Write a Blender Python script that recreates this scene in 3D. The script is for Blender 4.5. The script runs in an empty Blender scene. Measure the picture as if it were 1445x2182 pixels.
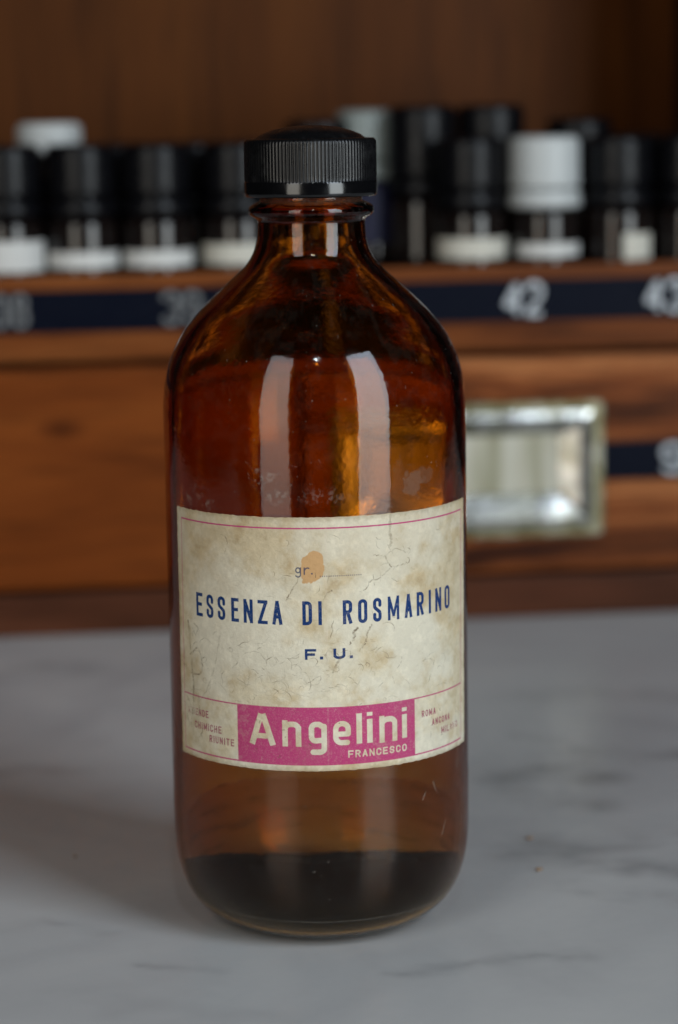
import bpy, bmesh, math, random
import numpy as np
from mathutils import Vector, Matrix

random.seed(7)
RNG = np.random.default_rng(7)
R = math.radians
S = bpy.context.scene
COL = S.collection

# ------------------------------------------------------------------ camera
cam_d = bpy.data.cameras.new('camera')
cam = bpy.data.objects.new('camera', cam_d); COL.objects.link(cam)
cam_d.sensor_fit = 'VERTICAL'; cam_d.sensor_height = 24.0; cam_d.sensor_width = 16.0
cam_d.lens = 24.0 * 5200 / 2182
cam_d.clip_start = 0.02; cam_d.clip_end = 50
PITCH, YAW, ROLL = R(9.4), R(0.54), R(0.9)
fwd = Vector((math.sin(YAW)*math.cos(PITCH), math.cos(YAW)*math.cos(PITCH), -math.sin(PITCH)))
rt = fwd.cross(Vector((0, 0, 1))).normalized(); up = rt.cross(fwd)
rt2 = rt*math.cos(ROLL) - up*math.sin(ROLL); up2 = up*math.cos(ROLL) + rt*math.sin(ROLL)
M = Matrix((rt2, up2, -fwd)).transposed().to_4x4(); M.translation = Vector((0, -0.590, 0.200))
cam.matrix_world = M
cam_d.dof.use_dof = True; cam_d.dof.focus_distance = 0.562; cam_d.dof.aperture_fstop = 5.8
cam_d.dof.aperture_blades = 7
S.camera = cam

# ------------------------------------------------------------------ world, lights, exposure
w = bpy.data.worlds.new('World'); S.world = w; w.use_nodes = True
w.node_tree.nodes['Background'].inputs[0].default_value = (0.60, 0.66, 0.80, 1)
w.node_tree.nodes['Background'].inputs[1].default_value = 0.006

def area(name, az, dist, zc, wd, ht, power, color, shape='RECTANGLE', tilt=None):
    """window light standing in front of the table; az from the camera side (-Y), positive to the right"""
    d = bpy.data.lights.new(name, 'AREA'); d.shape = shape; d.size = wd; d.size_y = ht
    d.energy = power; d.color = color
    if shape == 'RECTANGLE':   # the ground outside the window is darker than the sky above it
        d.use_nodes = True; t = d.node_tree; em = t.nodes['Emission']
        ge = t.nodes.new('ShaderNodeNewGeometry'); sx = t.nodes.new('ShaderNodeSeparateXYZ'); t.links.new(ge.outputs['Parametric'], sx.inputs[0])
        ra = t.nodes.new('ShaderNodeValToRGB'); el = ra.color_ramp.elements
        el[0].position = .19; el[0].color = (.30, .29, .31, 1); el[1].position = .95; el[1].color = (.98, 1.0, 1.08, 1)
        e2 = el.new(.30); e2.color = (.95, .90, .82, 1); e3 = el.new(.55); e3.color = (1.02, 1.0, .95, 1)
        t.links.new(sx.outputs[1], ra.inputs[0]); t.links.new(ra.outputs[0], em.inputs['Color'])
    o = bpy.data.objects.new(name, d); COL.objects.link(o)
    p = Vector((dist*math.sin(R(az)), -dist*math.cos(R(az)), zc))
    tgt = Vector((0, 0, zc)) if tilt is None else Vector((0, 0, tilt))
    o.location = p; o.rotation_euler = (tgt - p).to_track_quat('-Z', 'Y').to_euler()
    return o
area('window_light', -30.0, 1.35, 0.45, 0.52, 2.1, 13.5, (0.98, 0.97, 0.93))
area('window_light', 44.5, 1.35, 0.45, 0.59, 2.1, 31.5, (0.85, 0.95, 1.04))
area('ceiling_lamp', 3, 1.15, 1.25, 0.06, 0.06, 1.0, (0.85, 0.95, 1.0), 'DISK', 0.12)

S.view_settings.view_transform = 'Standard'; S.view_settings.look = 'None'
S.view_settings.gamma = 1.0; S.view_settings.exposure = 0.0
cy = S.cycles
cy.max_bounces = 16; cy.transmission_bounces = 14; cy.glossy_bounces = 8; cy.diffuse_bounces = 4
cy.sample_clamp_indirect = 20.0; cy.use_denoising = True; cy.caustics_reflective = False
cy.blur_glossy = 0.3

# ------------------------------------------------------------------ helpers
mm_ = .001
def tag(o, label=None, cat=None, group=None, kind=None):
    if label: o['label'] = label
    if cat: o['category'] = cat
    if group: o['group'] = group
    if kind: o['kind'] = kind
    return o

def link(name, me, mat, parent=None, smooth=False):
    o = bpy.data.objects.new(name, me); COL.objects.link(o)
    if mat: me.materials.append(mat)
    if smooth:
        me.polygons.foreach_set('use_smooth', [True]*len(me.polygons)); me.update()
    if parent is not None: o.parent = parent
    return o

def empty(name, loc, rz=0):
    o = bpy.data.objects.new(name, None); COL.objects.link(o)
    o.location = loc; o.rotation_euler = (0, 0, rz); o.empty_display_size = 0.02
    return o

def copy_tree(o, parent=None):
    c = o.copy(); COL.objects.link(c)
    if parent is not None: c.parent = parent
    for ch in list(o.children): copy_tree(ch, c)
    return c

def pydata(name, vs, fs, mat, parent=None, smooth=False):
    me = bpy.data.meshes.new(name); me.from_pydata(vs, [], fs); me.update()
    return link(name, me, mat, parent, smooth)

def lathe(name, prof, segs, mat, parent=None, rib=None, closed=False, uv=None, split=10**9):
    """prof: list of (r, z) in metres, from the first to the last; rib(theta, z) scales the radius"""
    vs, fs = [], []
    n = len(prof); idx = []
    for (r, z) in prof:
        if r < 1e-7:
            idx.append([len(vs)]*segs); vs.append((0, 0, z))
        else:
            row = []
            for k in range(segs):
                t = 2*math.pi*k/segs; rr = r*(rib(t, z, r) if rib else 1)
                row.append(len(vs)); vs.append((rr*math.sin(t), -rr*math.cos(t), z))
            idx.append(row)
    for i in range(n-1):
        a, b = idx[i], idx[i+1]
        for k in range(segs):
            k2 = (k+1) % segs
            f = [a[k], a[k2], b[k2], b[k]]
            g = []
            for q in f:
                if q not in g: g.append(q)
            if len(g) > 2: fs.append(g)
    me = bpy.data.meshes.new(name); me.from_pydata(vs, [], fs); me.update()
    if uv:
        lay = me.uv_layers.new(name='UVMap')
        for p in me.polygons:
            us = []
            for li in p.loop_indices:
                x, y, z = vs[me.loops[li].vertex_index]
                us.append(math.atan2(x, -y)/(2*math.pi))
            if max(us) - min(us) > 0.5: us = [u+1 if u < 0 else u for u in us]
            for li, u in zip(p.loop_indices, us):
                vi = me.loops[li].vertex_index
                # the inner wall is clean: it reads the empty top row of the dirt map
                lay.data[li].uv = (u + 0.5, .985 if (vi-1)//segs+1 >= split else vs[vi][2]/uv)
    return link(name, me, mat, parent, True)

def smooth_prof(pts, per=5):
    """Catmull-Rom through the profile points"""
    out = []
    P = [pts[0]] + list(pts) + [pts[-1]]
    for i in range(1, len(P)-2):
        p0, p1, p2, p3 = P[i-1], P[i], P[i+1], P[i+2]
        for k in range(per):
            t = k/per
            out.append(tuple(0.5*((2*p1[j]) + (-p0[j]+p2[j])*t + (2*p0[j]-5*p1[j]+4*p2[j]-p3[j])*t*t
                                  + (-p0[j]+3*p1[j]-3*p2[j]+p3[j])*t**3) for j in (0, 1)))
    out.append(tuple(pts[-1]))
    return out

def box(name, x0, x1, y0, y1, z0, z1, mat, parent=None, bev=0.0, segs=2):
    bm = bmesh.new()
    bmesh.ops.create_cube(bm, size=1)
    for v in bm.verts:
        v.co = Vector(((x0+x1)/2 + v.co.x*(x1-x0), (y0+y1)/2 + v.co.y*(y1-y0), (z0+z1)/2 + v.co.z*(z1-z0)))
    if bev:
        bmesh.ops.bevel(bm, geom=bm.edges[:], offset=bev, segments=segs, profile=0.6, affect='EDGES')
    me = bpy.data.meshes.new(name); bm.to_mesh(me); bm.free()
    return link(name, me, mat, parent)

# ------------------------------------------------------------------ numpy painting (flat print, stains, dirt)
def fbm(h, w_, cell, octs=4, gain=0.55, seed=0, ax=1.0):
    rg = np.random.default_rng(seed); out = np.zeros((h, w_), np.float32); amp = 1.0; tot = 0
    for o in range(octs):
        cy_, cx = max(2.0, cell/2**o), max(2.0, cell*ax/2**o)
        gh, gw = int(h/cy_)+3, int(w_/cx)+3
        g = rg.random((gh, gw)).astype(np.float32)
        y = np.arange(h)/cy_; x = np.arange(w_)/cx
        yi, xi = y.astype(int), x.astype(int); fy, fx = y-yi, x-xi
        fy = (fy*fy*(3-2*fy))[:, None]; fx = (fx*fx*(3-2*fx))[None, :]
        a = g[np.ix_(yi, xi)]; b = g[np.ix_(yi, xi+1)]; c = g[np.ix_(yi+1, xi)]; d = g[np.ix_(yi+1, xi+1)]
        out += amp*((a*(1-fx)+b*fx)*(1-fy) + (c*(1-fx)+d*fx)*fy); tot += amp; amp *= gain
    return out/tot

def sstep(a, b, x): 
    t = np.clip((x-a)/(b-a), 0, 1); return t*t*(3-2*t)

class Canvas:
    """coverage masks in millimetres; row 0 is the bottom"""
    def __init__(s, x0, x1, y0, y1, ppm):
        s.x0, s.y0, s.ppm = x0, y0, ppm
        s.w = int(round((x1-x0)*ppm)); s.h = int(round((y1-y0)*ppm))
        s.X = (x0 + (np.arange(s.w)+0.5)/ppm).astype(np.float32); s.Y = (y0 + (np.arange(s.h)+0.5)/ppm).astype(np.float32)
    def mask(s): return np.zeros((s.h, s.w), np.float32)
    def win(s, xa, xb, ya, yb):
        i0 = max(0, int((xa-s.x0)*s.ppm)); i1 = min(s.w, int((xb-s.x0)*s.ppm)+2)
        j0 = max(0, int((ya-s.y0)*s.ppm)); j1 = min(s.h, int((yb-s.y0)*s.ppm)+2)
        return i0, i1, j0, j1
    def seg(s, m, p, q, wd, cap=True, wd2=None, val=1.0, soft=None):
        wd2 = wd if wd2 is None else wd2; mw = max(wd, wd2)+0.2+(0 if soft is None else soft)
        soft = 0.6/s.ppm if soft is None else soft
        i0, i1, j0, j1 = s.win(min(p[0], q[0])-mw, max(p[0], q[0])+mw, min(p[1], q[1])-mw, max(p[1], q[1])+mw)
        if i1 <= i0 or j1 <= j0: return
        X, Y = np.meshgrid(s.X[i0:i1], s.Y[j0:j1]); dx, dy = q[0]-p[0], q[1]-p[1]
        ln = math.hypot(dx, dy) or 1e-6
        t = ((X-p[0])*dx+(Y-p[1])*dy)/ln; pr = abs((X-p[0])*dy-(Y-p[1])*dx)/ln
        if cap:
            tc = np.clip(t, 0, ln); d = np.hypot(X-p[0]-tc*dx/ln, Y-p[1]-tc*dy/ln); hw = (wd + (wd2-wd)*tc/ln)/2; sd = hw-d
        else:
            sd = np.minimum(wd/2-pr, np.minimum(t, ln-t))
        a = np.clip(0.5+sd/(2*soft), 0, 1)*val
        m[j0:j1, i0:i1] = np.maximum(m[j0:j1, i0:i1], a)
    def rect(s, m, xa, xb, ya, yb, val=1.0):
        s.seg(m, ((xa), (ya+yb)/2), (xb, (ya+yb)/2), abs(yb-ya), cap=False, val=val)
    def rough(s, m, pts, wd, val, rg):
        P = smooth_prof(pts, 7); P = [(x+rg.normal(0, .10), y+rg.normal(0, .10)) for x, y in P]
        for k, (a, b) in enumerate(zip(P[:-1], P[1:])):
            if rg.random() > .12: s.seg(m, a, b, wd*rg.uniform(.35, 1.1), True, val=val*rg.uniform(.45, 1), soft=.09)
    def path(s, m, pts, wd, val=1.0):
        for a, b in zip(pts[:-1], pts[1:]): s.seg(m, a, b, wd, True, val=val)

def arc(cx, cy_, rx, ry, a0, a1, n=9):
    return [(cx+rx*math.cos(R(a0+(a1-a0)*k/n)), cy_+ry*math.sin(R(a0+(a1-a0)*k/n))) for k in range(n+1)]

def glyph(ch, q):
    """skeleton of a letter in a unit box: list of ('l', pts) square strokes and ('c', pts) curved strokes; q = corner height"""
    L = lambda *p: ('l', list(p)); Cc = lambda p: ('c', p)
    top = 1-q
    if ch == 'A': return [L((0, -.03), (.5, 1.03)), L((1, -.03), (.5, 1.03)), L((.2, .30), (.8, .30))]
    if ch == 'B': return [L((0, 0), (0, 1)), Cc([(0, 1), (.5, 1)]+arc(.5, .76, .45, .24, 90, -90)+[(0, .52)]), Cc([(0, .52), (.5, .52)]+arc(.5, .26, .5, .26, 90, -90)+[(0, 0)])]
    if ch == 'C': q = min(q, .28); top = 1-q; return [Cc([(1, top)]+arc(.5, top, .5, q, 0, 180)+arc(.5, q, .5, q, 180, 360))]
    if ch == 'D': return [L((0, 0), (0, 1)), Cc([(0, 1), (.4, 1)]+arc(.45, top, .55, q, 90, 0)+arc(.45, q, .55, q, 0, -90)+[(0, 0)])]
    if ch == 'E': return [L((0, 0), (0, 1)), L((0, 1), (1, 1)), L((0, .52), (.85, .52)), L((0, 0), (1, 0))]
    if ch == 'F': return [L((0, 0), (0, 1)), L((0, 1), (1, 1)), L((0, .48), (.85, .48))]
    if ch == 'H': return [L((0, 0), (0, 1)), L((1, 0), (1, 1)), L((0, .5), (1, .5))]
    if ch == 'I': return [L((.5, 0), (.5, 1))]
    if ch == 'L': return [L((0, 0), (0, 1)), L((0, 0), (1, 0))]
    if ch == 'M': return [L((0, 0), (0, 1)), L((1, 0), (1, 1)), L((0, 1.02), (.5, .15)), L((1, 1.02), (.5, .15))]
    if ch == 'N': return [L((0, 0), (0, 1)), L((1, 0), (1, 1)), L((0, 1), (1, 0))]
    if ch == 'O': return [Cc(arc(.5, top, .5, q, 0, 180)+arc(.5, q, .5, q, 180, 360)+[(1, top)])]
    if ch == 'R': return [L((0, 0), (0, 1)), Cc([(0, 1), (.45, 1)]+arc(.5, 1-q*1.0, .5, q, 90, 0)+arc(.5, .5+q*.9, .5, q*.9, 0, -90)+[(0, .5)]), L((.5, .5), (1, -.02))]
    if ch == 'S': q = min(q, .24); top = 1-q; return [Cc([(1, .72), (1, top)]+arc(.5, top, .5, q, 0, 180)+[(0, .70), (.08, .61), (.32, .545), (.68, .455), (.92, .39), (1, .30), (1, q)]+arc(.5, q, .5, q, 0, -180)+[(0, .28)])]
    if ch == 'T': return [L((.5, 0), (.5, 1)), L((0, 1), (1, 1))]
    if ch == 'U': return [L((0, 1), (0, q)), Cc(arc(.5, q, .5, q, 180, 360)), L((1, q), (1, 1))]
    if ch == 'Z': return [L((0, 1), (1, 1)), L((1, 1), (0, 0)), L((0, 0), (1, 0))]
    if ch == 'n': return [L((0, -.06), (0, 1.06)), Cc([(0, .78), (.12, .93), (.35, 1)]+arc(.6, .75, .4, .25, 90, 0)+[(1, .6)]), L((1, .75), (1, -.06))]
    if ch == 'g': return [Cc([(0.97, .9), (.6, 1)]+arc(.35, .84, .35, .16, 90, 180)+[(0, .58)]+arc(.35, .56, .35, .15, 180, 270)+[(.97, .43)]), Cc([(1, .92), (1, .18)]+arc(.65, .14, .35, .14, 0, -90)+[(.12, 0)])]
    if ch == 'e': return [Cc([(0, .45), (1, .45), (1, .7)]+arc(.5, .7, .5, .3, 0, 180)+[(0, .3)]+arc(.5, .28, .5, .28, 180, 270)+[(.92, 0)])]
    if ch == 'l': return [L((.5, -.05), (.5, 1.05))]
    if ch == 'r': return [L((0, -.05), (0, 1.05)), Cc([(0, .6), (.25, .92), (.7, 1.0), (1, .98)])]
    if ch == '2': return [Cc([(0, .72)]+arc(.5, .76, .5, .24, 180, 0)+[(1, .68), (.85, .5), (0, 0)]), L((0, 0), (1, 0))]
    if ch == '3': return [Cc([(0, .78)]+arc(.5, .78, .5, .22, 170, -90)), Cc(arc(.5, .28, .5, .28, 90, -170))]
    if ch == '4': return [L((.78, 0), (.78, 1)), L((.78, 1), (0, .3)), L((0, .3), (1.05, .3))]
    if ch == '8': return [Cc(arc(.5, .77, .42, .23, 0, 360, 18)), Cc(arc(.5, .27, .5, .27, 0, 360, 18))]
    if ch == '9': return [Cc(arc(.5, .72, .5, .28, 0, 360, 18)), Cc([(1, .72), (1, .3)]+arc(.5, .28, .5, .28, 0, -160))]
    if ch == '0': return [Cc(arc(.5, .5, .5, .5, 0, 360, 24))]
    return []

def draw(cv, m, ch, xa, xb, ya, yb, wd, q=None):
    h = yb-ya-wd; ww = max(xb-xa-wd, 1e-4)
    if ch == '.': cv.rect(m, xa, xb, ya, yb); return
    if ch == 'I' or ch == 'l':
        cv.rect(m, (xa+xb)/2-wd/2, (xa+xb)/2+wd/2, ya, yb); return
    if q is None: q = min(.3, .5*ww/h)
    mp = lambda p: (xa+wd/2+p[0]*ww, ya+wd/2+p[1]*h)
    for kind, pts in glyph(ch, q):
        P = [mp(p) for p in pts]
        if kind == 'c': cv.path(m, P, wd)
        else:
            for a, b in zip(P[:-1], P[1:]):
                dx, dy = b[0]-a[0], b[1]-a[1]; l = math.hypot(dx, dy); e = wd/2
                if abs(dx) > 0.03 and abs(dy) > 0.03 and ch in 'AMNZR': e = wd*.3
                cv.seg(m, (a[0]-dx/l*e, a[1]-dy/l*e), (b[0]+dx/l*e, b[1]+dy/l*e), wd, False)

def word(cv, m, txt, xa, xb, ya, yb, wd, gap=.28):
    un = [(.35 if c == 'I' else 1.25 if c == 'M' else 1.0) for c in txt]
    tot = sum(un)+gap*(len(txt)-1); k = (xb-xa)/tot; x = xa
    for c, u in zip(txt, un):
        draw(cv, m, c, x, x+u*k, ya, yb, wd); x += (u+gap)*k

def scribbles(cv, m, n, area_, ln, wd, seed, val=(.3, .9), curl=.5, ang=None):
    rg = np.random.default_rng(seed)
    for _ in range(n):
        x = rg.uniform(area_[0], area_[1]); y = rg.uniform(area_[2], area_[3])
        a = rg.uniform(0, 6.28) if ang is None else ang+rg.normal(0, .45)
        L_ = rg.uniform(*ln); k = max(3, int(L_/0.5)); v = rg.uniform(*val); w0 = rg.uniform(*wd); c = rg.normal(0, curl)
        for i in range(k):
            nx, ny = x+math.cos(a)*L_/k, y+math.sin(a)*L_/k
            ww = w0*(1-abs(2*(i+.5)/k-1)**2*.8)
            if rg.random() > .12: cv.seg(m, (x, y), (nx, ny), ww, True, val=v*rg.uniform(.5, 1))
            x, y = nx, ny; a += c/k*2+rg.normal(0, .25)

def make_image(name, rgb, alpha=None, data=False):
    h, w_, _ = rgb.shape
    im = bpy.data.images.new(name, w_, h, alpha=alpha is not None, float_buffer=False)
    if data: im.colorspace_settings.name = 'Non-Color'
    a = np.ones((h, w_, 4), np.float32); a[..., :3] = np.clip(rgb, 0, 1)
    im.pixels.foreach_set(a.ravel()); im.update(); im.pack()
    return im

# ------------------------------------------------------------------ materials
def mat(name):
    m = bpy.data.materials.new(name); m.use_nodes = True
    nt = m.node_tree; b = nt.nodes['Principled BSDF']
    return m, nt, b

def N(nt, typ, **kw):
    n = nt.nodes.new(typ)
    for k, v in kw.items():
        if hasattr(n, k): setattr(n, k, v)
        else: n.inputs[k].default_value = v
    return n

def ramp(nt, src, stops, interp='LINEAR'):
    r = nt.nodes.new('ShaderNodeValToRGB'); r.color_ramp.interpolation = interp
    els = r.color_ramp.elements
    while len(els) > 1: els.remove(els[-1])
    els[0].position = stops[0][0]; els[0].color = (*stops[0][1], 1)
    for p, c in stops[1:]:
        e = els.new(p); e.color = (*c, 1)
    nt.links.new(src, r.inputs[0]); return r.outputs[0]

def bump(nt, b, src, strength, dist):
    bn = nt.nodes.new('ShaderNodeBump'); bn.inputs['Strength'].default_value = strength; bn.inputs['Distance'].default_value = dist
    nt.links.new(src, bn.inputs['Height']); nt.links.new(bn.outputs[0], b.inputs['Normal']); return bn

def plastic(name, col, rough, spec=.5, bumpv=0.0, dust=0.0):
    m, nt, b = mat(name); b.inputs['Base Color'].default_value = (*col, 1); b.inputs['Roughness'].default_value = rough
    b.inputs['Specular IOR Level'].default_value = spec
    tc = N(nt, 'ShaderNodeTexCoord')
    nz = N(nt, 'ShaderNodeTexNoise'); nz.inputs['Scale'].default_value = 420; nz.inputs['Detail'].default_value = 5
    nt.links.new(tc.outputs['Object'], nz.inputs['Vector'])
    r = ramp(nt, nz.outputs[0], [(.35, (rough*.8,)*3), (.7, (min(1, rough*1.35),)*3)])
    nt.links.new(r, b.inputs['Roughness'])
    if bumpv: bump(nt, b, nz.outputs[0], bumpv, 0.0003)
    if dust:
        d = ramp(nt, nz.outputs[0], [(.58, col), (.74, tuple(c+dust for c in col))])
        nt.links.new(d, b.inputs['Base Color'])
    return m

def wood(name, dark, mid, light, scale, axis, distort=1.2, contrast=1.0, rough=.42, knot=None, off=(0, 0, 0), rot=0, streak=True):
    """grain runs along the given axis (the others are squeezed)"""
    m, nt, b = mat(name)
    tc = N(nt, 'ShaderNodeTexCoord'); mp = N(nt, 'ShaderNodeMapping')
    sc = [scale, scale, scale]; sc['XYZ'.index(axis)] = scale*.11
    mp.inputs['Scale'].default_value = sc; mp.inputs['Location'].default_value = off
    mp.inputs['Rotation'].default_value = (0, rot, 0)
    nt.links.new(tc.outputs['Object'], mp.inputs['Vector'])
    wn = N(nt, 'ShaderNodeTexNoise'); wn.inputs['Scale'].default_value = 1.0; wn.inputs['Detail'].default_value = 6; wn.inputs['Roughness'].default_value = .62
    wn.inputs['Distortion'].default_value = distort
    nt.links.new(mp.outputs[0], wn.inputs['Vector'])
    c = ramp(nt, wn.outputs[0], [(.5-.17/contrast, dark), (.5, mid), (.5+.2/contrast, light)])
    # fine pores
    mp2 = N(nt, 'ShaderNodeMapping'); s2 = [scale*14]*3; s2['XYZ'.index(axis)] = scale*.9
    mp2.inputs['Scale'].default_value = s2; nt.links.new(tc.outputs['Object'], mp2.inputs['Vector'])
    fn = N(nt, 'ShaderNodeTexNoise'); fn.inputs['Scale'].default_value = 1; fn.inputs['Detail'].default_value = 3
    nt.links.new(mp2.outputs[0], fn.inputs['Vector'])
    f = ramp(nt, fn.outputs[0], [(.34, (.55,)*3), (.5, (1,)*3)])
    mx = N(nt, 'ShaderNodeMix', data_type='RGBA', blend_type='MULTIPLY'); mx.inputs[0].default_value = .7
    nt.links.new(c, mx.inputs[6]); nt.links.new(f, mx.inputs[7])
    out = mx.outputs[2]
    if knot:
        sub = N(nt, 'ShaderNodeVectorMath', operation='SUBTRACT'); sub.inputs[1].default_value = knot
        nt.links.new(tc.outputs['Object'], sub.inputs[0])
        mul = N(nt, 'ShaderNodeVectorMath', operation='MULTIPLY'); mul.inputs[1].default_value = (90, 0, 190)
        nt.links.new(sub.outputs[0], mul.inputs[0])
        ln = N(nt, 'ShaderNodeVectorMath', operation='LENGTH'); nt.links.new(mul.outputs[0], ln.inputs[0])
        k = ramp(nt, ln.outputs['Value'], [(.0, (.28, .22, .2)), (1.0, (1, 1, 1))])
        m2 = N(nt, 'ShaderNodeMix', data_type='RGBA', blend_type='MULTIPLY'); m2.inputs[0].default_value = 1
        nt.links.new(out, m2.inputs[6]); nt.links.new(k, m2.inputs[7]); out = m2.outputs[2]
    nt.links.new(out, b.inputs['Base Color']); b.inputs['Roughness'].default_value = rough
    b.inputs['Specular IOR Level'].default_value = .09
    bump(nt, b, fn.outputs[0], .25, .0004)
    return m

W_drawer_l = wood('wood_orange', (.105, .022, .003), (.185, .045, .007), (.25, .072, .012), 26, 'X', 1.0, .8, knot=(-.0969, 0, .0813))
W_drawer_r = wood('wood_figured', (.035, .009, .003), (.20, .055, .014), (.37, .135, .045), 55, 'X', 1.6, 1.5, rot=R(14))
W_rail = wood('wood_rail', (.08, .020, .004), (.165, .046, .010), (.26, .085, .022), 40, 'X', .8, .9)
W_base = wood('wood_plinth', (.045, .015, .007), (.082, .027, .013), (.13, .045, .022), 36, 'X', .8, 1.0)
W_back = wood('wood_back', (.052, .0145, .002), (.078, .0225, .0034), (.115, .036, .0055), 16, 'Z', 1.4, .7, rough=.5)
W_dark = wood('wood_dark', (.012, .006, .004), (.022, .011, .007), (.04, .02, .012), 30, 'Z', .6, .8, rough=.5)
P_black = plastic('black_plastic', (.003, .003, .004), .30, .20)
P_blackm = plastic('black_bakelite', (.004, .004, .0045), .30, .35, .10, .006)
P_white = plastic('white_plastic', (.47, .49, .485), .38, .4)
P_tape = plastic('black_tape', (.003, .0045, .011), .40, .05)
P_digit = plastic('embossed_white', (.50, .53, .56), .35, .5)
P_digitg = plastic('embossed_white_dim', (.16, .165, .17), .35, .5)  # darker copy of the white digits: their weaker glare put into the colour
P_paper = plastic('sticker_paper', (.60, .60, .58), .75, .2)
P_paperw = plastic('sticker_paper_warm', (.56, .54, .47), .75, .2)
P_blue = plastic('blue_sticker', (.006, .007, .03), .5, .3)
P_grey = plastic('grey_plastic', (.22, .25, .24), .45, .4)

def dark_glass():
    m, nt, b = mat('small_bottle_glass')
    b.inputs['Base Color'].default_value = (.007, .0045, .004, 1); b.inputs['Transmission Weight'].default_value = .0
    b.inputs['Roughness'].default_value = .06; b.inputs['IOR'].default_value = 1.5
    return m
G_small = dark_glass()

def brass():
    m, nt, b = mat('tarnished_brass')
    tc = N(nt, 'ShaderNodeTexCoord'); nz = N(nt, 'ShaderNodeTexNoise'); nz.inputs['Scale'].default_value = 130; nz.inputs['Detail'].default_value = 6
    nt.links.new(tc.outputs['Object'], nz.inputs['Vector'])
    nt.links.new(ramp(nt, nz.outputs[0], [(.35, (.10, .085, .04)), (.5, (.22, .20, .12)), (.68, (.42, .40, .32))]), b.inputs['Base Color'])
    nt.links.new(ramp(nt, nz.outputs[0], [(.35, (.5,)*3), (.6, (.27,)*3)]), b.inputs['Roughness'])
    b.inputs['Metallic'].default_value = 1; bump(nt, b, nz.outputs[0], .2, .0005)
    return m
def polished():
    m, nt, b = mat('worn_nickel')
    tc = N(nt, 'ShaderNodeTexCoord'); nz = N(nt, 'ShaderNodeTexNoise'); nz.inputs['Scale'].default_value = 90; nz.inputs['Detail'].default_value = 4
    nt.links.new(tc.outputs['Object'], nz.inputs['Vector'])
    nt.links.new(ramp(nt, nz.outputs[0], [(.35, (.34, .33, .25)), (.6, (.70, .70, .66))]), b.inputs['Base Color'])
    b.inputs['Metallic'].default_value = 1; b.inputs['Roughness'].default_value = .2
    bump(nt, b, nz.outputs[0], .3, .001)
    return m
M_brass, M_nickel = brass(), polished()
P_card = plastic('yellowed_card', (.42, .405, .32), .6, .3)
_nt = P_card.node_tree; _tc = N(_nt, 'ShaderNodeTexCoord'); _mp = N(_nt, 'ShaderNodeMapping'); _mp.inputs['Scale'].default_value = (110, 1, 14)
_nz = N(_nt, 'ShaderNodeTexNoise'); _nz.inputs['Scale'].default_value = 1; _nt.links.new(_tc.outputs['Object'], _mp.inputs[0]); _nt.links.new(_mp.outputs[0], _nz.inputs['Vector'])
_nt.links.new(ramp(_nt, _nz.outputs[0], [(.35, (.30, .29, .20)), (.5, (.44, .42, .33)), (.65, (.52, .51, .43))]), _nt.nodes['Principled BSDF'].inputs['Base Color'])

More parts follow.
